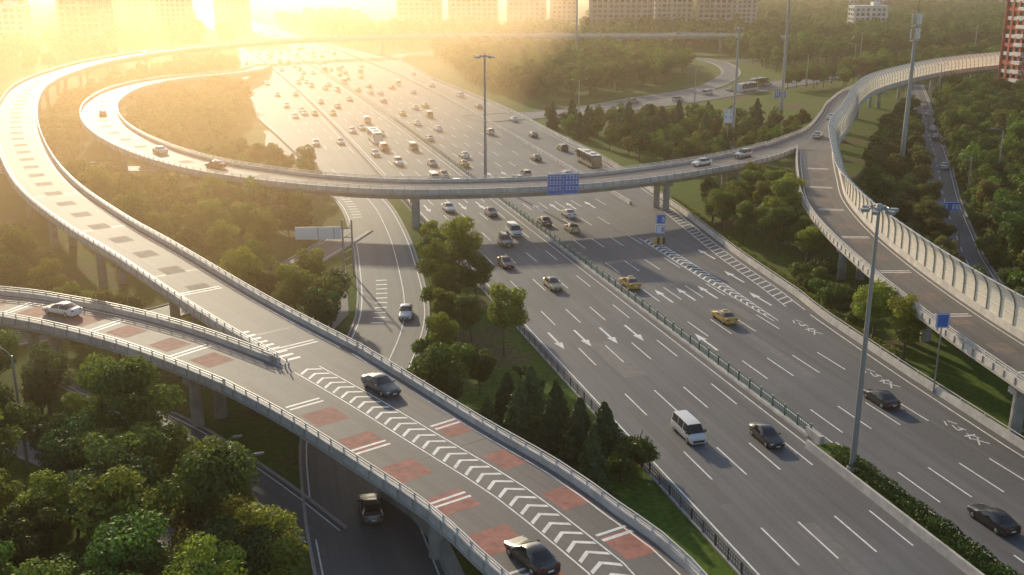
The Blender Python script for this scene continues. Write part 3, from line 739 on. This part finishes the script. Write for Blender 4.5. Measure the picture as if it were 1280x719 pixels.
for x,y,sc in ((-10.5,150,.85),(-7.5,144,1.0),(-9.5,139,.9),(-12.5,156,.7),(-5,139.5,.75),(-13,163,.6)): inst('deciduous_tree',R.choice(near[3:5]+near[:1]),x,y,sc)
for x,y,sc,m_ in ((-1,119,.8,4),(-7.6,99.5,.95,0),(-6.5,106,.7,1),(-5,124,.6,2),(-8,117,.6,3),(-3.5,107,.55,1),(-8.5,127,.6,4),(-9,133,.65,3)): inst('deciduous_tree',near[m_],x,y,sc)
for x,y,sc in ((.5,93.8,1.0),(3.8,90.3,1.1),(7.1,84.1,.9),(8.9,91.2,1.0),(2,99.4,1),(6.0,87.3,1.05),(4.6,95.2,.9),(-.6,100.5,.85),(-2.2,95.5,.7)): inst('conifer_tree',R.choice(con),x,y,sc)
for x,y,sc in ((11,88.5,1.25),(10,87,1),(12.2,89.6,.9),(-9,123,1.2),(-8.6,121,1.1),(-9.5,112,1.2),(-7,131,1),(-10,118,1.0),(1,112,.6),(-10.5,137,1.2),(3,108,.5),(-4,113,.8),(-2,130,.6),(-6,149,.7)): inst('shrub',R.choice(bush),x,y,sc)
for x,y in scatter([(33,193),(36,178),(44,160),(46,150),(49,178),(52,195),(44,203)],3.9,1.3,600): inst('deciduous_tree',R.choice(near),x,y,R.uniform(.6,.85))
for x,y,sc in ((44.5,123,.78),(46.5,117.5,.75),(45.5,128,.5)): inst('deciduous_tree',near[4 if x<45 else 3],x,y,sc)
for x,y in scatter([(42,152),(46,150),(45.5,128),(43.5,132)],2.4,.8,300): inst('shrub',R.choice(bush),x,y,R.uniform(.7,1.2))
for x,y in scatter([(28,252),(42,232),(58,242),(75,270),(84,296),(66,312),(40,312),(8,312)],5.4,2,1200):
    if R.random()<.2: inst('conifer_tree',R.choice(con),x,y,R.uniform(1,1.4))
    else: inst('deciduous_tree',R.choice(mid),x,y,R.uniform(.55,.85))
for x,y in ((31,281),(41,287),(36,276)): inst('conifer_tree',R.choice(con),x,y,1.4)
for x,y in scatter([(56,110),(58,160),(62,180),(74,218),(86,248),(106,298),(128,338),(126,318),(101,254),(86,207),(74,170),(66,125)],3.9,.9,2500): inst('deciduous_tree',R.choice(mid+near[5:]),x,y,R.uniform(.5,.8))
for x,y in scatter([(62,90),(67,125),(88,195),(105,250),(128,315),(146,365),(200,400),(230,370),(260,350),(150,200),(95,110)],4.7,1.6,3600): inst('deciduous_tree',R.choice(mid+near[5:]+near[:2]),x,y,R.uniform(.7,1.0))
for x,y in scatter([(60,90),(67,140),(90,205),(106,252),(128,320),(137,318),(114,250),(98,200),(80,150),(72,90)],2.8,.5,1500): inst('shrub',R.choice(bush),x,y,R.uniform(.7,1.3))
def mass(name,pts,lo,hi,srcs):
    for si,src in enumerate(srcs):
        vs=[];fs=[]
        for (x,y) in pts[si::len(srcs)]:
            s=R.uniform(lo,hi)/2; a=R.uniform(0,6.28); n=len(vs)
            for q in range(4):
                t=a+q*math.pi/2+.785; vs.append((x+math.cos(t)*s*1.414,y+math.sin(t)*s*1.414,0))
            fs.append((n,n+1,n+2,n+3))
        me=bpy.data.meshes.new(name); me.from_pydata(vs,[],fs)
        p=bpy.data.objects.new(name,me); COL.objects.link(p); p.instance_type='FACES'; p.use_instance_faces_scale=True
        p.show_instancer_for_render=False; p.show_instancer_for_viewport=False
        c=bpy.data.objects.new('tree_crown',src); COL.objects.link(c); c.parent=p
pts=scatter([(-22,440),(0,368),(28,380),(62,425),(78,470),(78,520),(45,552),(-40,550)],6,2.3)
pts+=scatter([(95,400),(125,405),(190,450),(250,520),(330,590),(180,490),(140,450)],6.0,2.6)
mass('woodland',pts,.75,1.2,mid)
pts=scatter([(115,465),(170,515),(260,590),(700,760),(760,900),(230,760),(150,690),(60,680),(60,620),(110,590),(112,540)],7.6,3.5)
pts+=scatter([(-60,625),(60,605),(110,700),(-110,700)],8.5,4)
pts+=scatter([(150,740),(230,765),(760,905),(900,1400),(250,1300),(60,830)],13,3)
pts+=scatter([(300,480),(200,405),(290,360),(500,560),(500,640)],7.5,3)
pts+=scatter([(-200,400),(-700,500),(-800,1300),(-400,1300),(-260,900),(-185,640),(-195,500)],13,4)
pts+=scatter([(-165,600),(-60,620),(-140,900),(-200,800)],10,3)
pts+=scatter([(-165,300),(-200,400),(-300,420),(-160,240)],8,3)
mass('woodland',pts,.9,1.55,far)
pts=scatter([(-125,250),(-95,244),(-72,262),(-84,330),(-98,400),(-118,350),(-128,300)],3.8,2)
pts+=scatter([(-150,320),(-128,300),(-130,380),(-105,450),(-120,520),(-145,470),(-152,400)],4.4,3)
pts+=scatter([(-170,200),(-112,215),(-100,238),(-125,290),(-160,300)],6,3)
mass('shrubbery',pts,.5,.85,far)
def hedge(name,path,w,h,n,lm='leafd',ls=.2,z0=.15):
    rg=np.random.default_rng(5); T,N,S=frames(path); s=rg.uniform(0,S[-1],n)
    x=np.interp(s,S,path[:,0]);y=np.interp(s,S,path[:,1]); nx=np.interp(s,S,N[:,0]);ny=np.interp(s,S,N[:,1])
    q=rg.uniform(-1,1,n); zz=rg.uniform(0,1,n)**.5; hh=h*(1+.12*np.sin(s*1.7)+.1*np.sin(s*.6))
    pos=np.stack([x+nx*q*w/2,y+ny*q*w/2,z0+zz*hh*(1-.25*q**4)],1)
    nrm=rg.normal(size=(n,3))+np.array([0,0,.6]); nrm/=np.linalg.norm(nrm,axis=1)[:,None]
    t1=np.cross(nrm,rg.normal(size=(n,3))); t1/=np.linalg.norm(t1,axis=1)[:,None]; t2=np.cross(nrm,t1); sz=ls*rg.uniform(.6,1.4,n)[:,None]
    V=np.stack([pos-t1*sz*.5,pos-t2*sz*.35,pos+t1*sz*.5,pos+t2*sz*.35],1).reshape(-1,3)
    me=bpy.data.meshes.new(name); me.from_pydata([tuple(v) for v in V.tolist()],[],[(4*i,4*i+1,4*i+2,4*i+3) for i in range(n)])
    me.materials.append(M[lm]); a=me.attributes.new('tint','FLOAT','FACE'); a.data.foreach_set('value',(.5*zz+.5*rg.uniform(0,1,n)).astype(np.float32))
    o=bpy.data.objects.new(name,me); COL.objects.link(o)
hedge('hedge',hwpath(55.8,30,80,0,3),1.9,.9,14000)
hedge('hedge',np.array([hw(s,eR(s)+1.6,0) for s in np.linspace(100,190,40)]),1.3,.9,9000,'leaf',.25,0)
# ------------------------------------------------------------ buildings
wallc={'pink':mat('wall_pink',(.46,.34,.29),.85,nscale=.2),'grey':mat('wall_grey',(.42,.4,.39),.85,nscale=.2),'cream':mat('wall_cream',(.55,.48,.4),.85,nscale=.2),'red':mat('wall_red',(.42,.07,.05),.8,nscale=.3),'wht':mat('wall_white',(.66,.64,.62),.8,nscale=.3)}
def building(name,x,y,w,d,h,yaw,wall,band=None,fl=3.,bay=3.4):
    e=empty(name,(x,y,0)); e.rotation_euler[2]=yaw
    g=MB(['glass']); g.box((0,0,h/2),(w-.5,d-.5,h-.2)); g.obj('windows',e)
    s=MB([wallc[wall],wallc[band or wall]]); n=int(h/fl)
    for i in range(n+1): s.box((0,0,i*fl+.25),(w,d,1.25),0,(i%2 if band else 0))
    nx=max(2,int(w/bay)); ny=max(2,int(d/bay))
    for i in range(nx+1):
        u=-w/2+.5+i*(w-1)/nx
        for v in (-1,1): s.box((u,v*(d/2-.08),h/2),(1.1 if i%3 else 1.7,.36,h+.3),0,0)
    for i in range(ny+1):
        u=-d/2+.5+i*(d-1)/ny
        for v in (-1,1): s.box((v*(w/2-.08),u,h/2+.01),(.36,1.1,h+.32),0,0)
    s.box((0,0,h+1.0),(w+.6,d+.6,.7),0,0); s.box((w*.2,0,h+2.4),(w*.2,d*.5,2.4),0,0)
    s.obj('walls',e)
    if band:
        b=MB([wallc['wht']])
        for i in range(n):
            for u in (-w*.28,w*.12): b.box((u,-d/2-.7,i*fl+.7),(4.2,1.4,1.1))
            b.box((-w/2-.6,0,i*fl+.7),(1.2,5,1.1))
        b.obj('balconies',e)
building('apartment_block',191,372,34,22,72,.12,'red','wht')
for i,(x,y,w,d,h,c) in enumerate([(-62,735,30,14,21,'pink'),(-26,728,32,14,24,'cream'),(10,735,26,14,21,'grey'),(36,760,18,14,30,'grey'),(70,700,40,16,36,'pink'),(104,712,24,16,48,'cream'),(130,700,22,16,40,'pink'),(160,780,26,16,34,'grey'),(235,720,22,12,18,'wht'),(345,1060,40,15,30,'wht'),(520,1100,60,20,45,'pink'),(-252,650,20,18,60,'cream'),(-225,720,24,20,70,'grey'),(-330,640,40,20,34,'cream'),(-440,900,60,20,60,'grey'),(-400,700,40,24,60,'grey'),(-290,620,22,18,50,'pink'),(-195,760,22,18,50,'cream'),(-270,800,40,18,60,'pink'),(620,1050,60,20,50,'cream'),(-560,1050,70,20,70,'grey'),(-262,560,24,16,24,'wht'),(-232,590,22,16,30,'pink')]):
    building('apartment_block',x,y,w,d,h,R.uniform(-.2,.2),c)
# ------------------------------------------------------------ haze, sun, sky, camera
def haze(name,loc,size,yaw,col,dens,g):
    mb=MB([]); mb.box((0,0,0),size); mb.m=[0]*6; o=mb.obj(name,loc=loc,yaw=yaw)
    hm=bpy.data.materials.new(name+'_air'); hm.use_nodes=True; nt=hm.node_tree; nt.nodes.remove(nt.nodes['Principled BSDF'])
    v=nt.nodes.new('ShaderNodeVolumeScatter'); v.inputs['Color'].default_value=col+(1,); v.inputs['Density'].default_value=dens; v.inputs['Anisotropy'].default_value=g
    L(nt,v.outputs[0],nt.nodes['Material Output'].inputs['Volume']); o.data.materials.append(hm)
haze('haze',(0,1400,44),(6000,3600,94),0,(1,.8,.58),.00036,.78)
# low orange scattering volume, added to strengthen the sun glow on the left
ba=math.radians(7); uu=(math.sin(ba),math.cos(ba)); vv=(math.cos(ba),-math.sin(ba)); cu,cv=1342,-1528
haze('added_glow_haze',(uu[0]*cu+vv[0]*cv,uu[1]*cu+vv[1]*cv,15.5),(2984,2520,32),-ba,(1,.64,.33),.0019,.62)
EL=math.radians(17); AZ=math.radians(-21)
sd=Vector((math.sin(AZ)*math.cos(EL),math.cos(AZ)*math.cos(EL),math.sin(EL)))
sl=bpy.data.lights.new('sun','SUN'); sl.energy=5; sl.angle=math.radians(1); sl.color=(1,.78,.5)
so=bpy.data.objects.new('sun',sl); COL.objects.link(so); so.rotation_euler=sd.to_track_quat('Z','Y').to_euler(); so.location=sd*300
w=bpy.data.worlds.new('World'); scn.world=w; w.use_nodes=True; nt=w.node_tree; bg=nt.nodes['Background']
sky=nt.nodes.new('ShaderNodeTexSky'); sky.sky_type='NISHITA'; sky.sun_disc=False; sky.sun_elevation=EL; sky.sun_rotation=AZ
L(nt,sky.outputs[0],bg.inputs['Color']); bg.inputs['Strength'].default_value=.15
cd=bpy.data.cameras.new('camera'); cd.sensor_width=36; cd.lens=36*1320/1280; cd.clip_end=8000; cd.clip_start=.5
co=bpy.data.objects.new('camera',cd); COL.objects.link(co); co.location=(0,0,45); co.rotation_euler=(math.radians(90-17),0,0); scn.camera=co
scn.view_settings.view_transform='Standard'; scn.view_settings.look='None'; scn.view_settings.exposure=0
print('objs',len(bpy.data.objects))
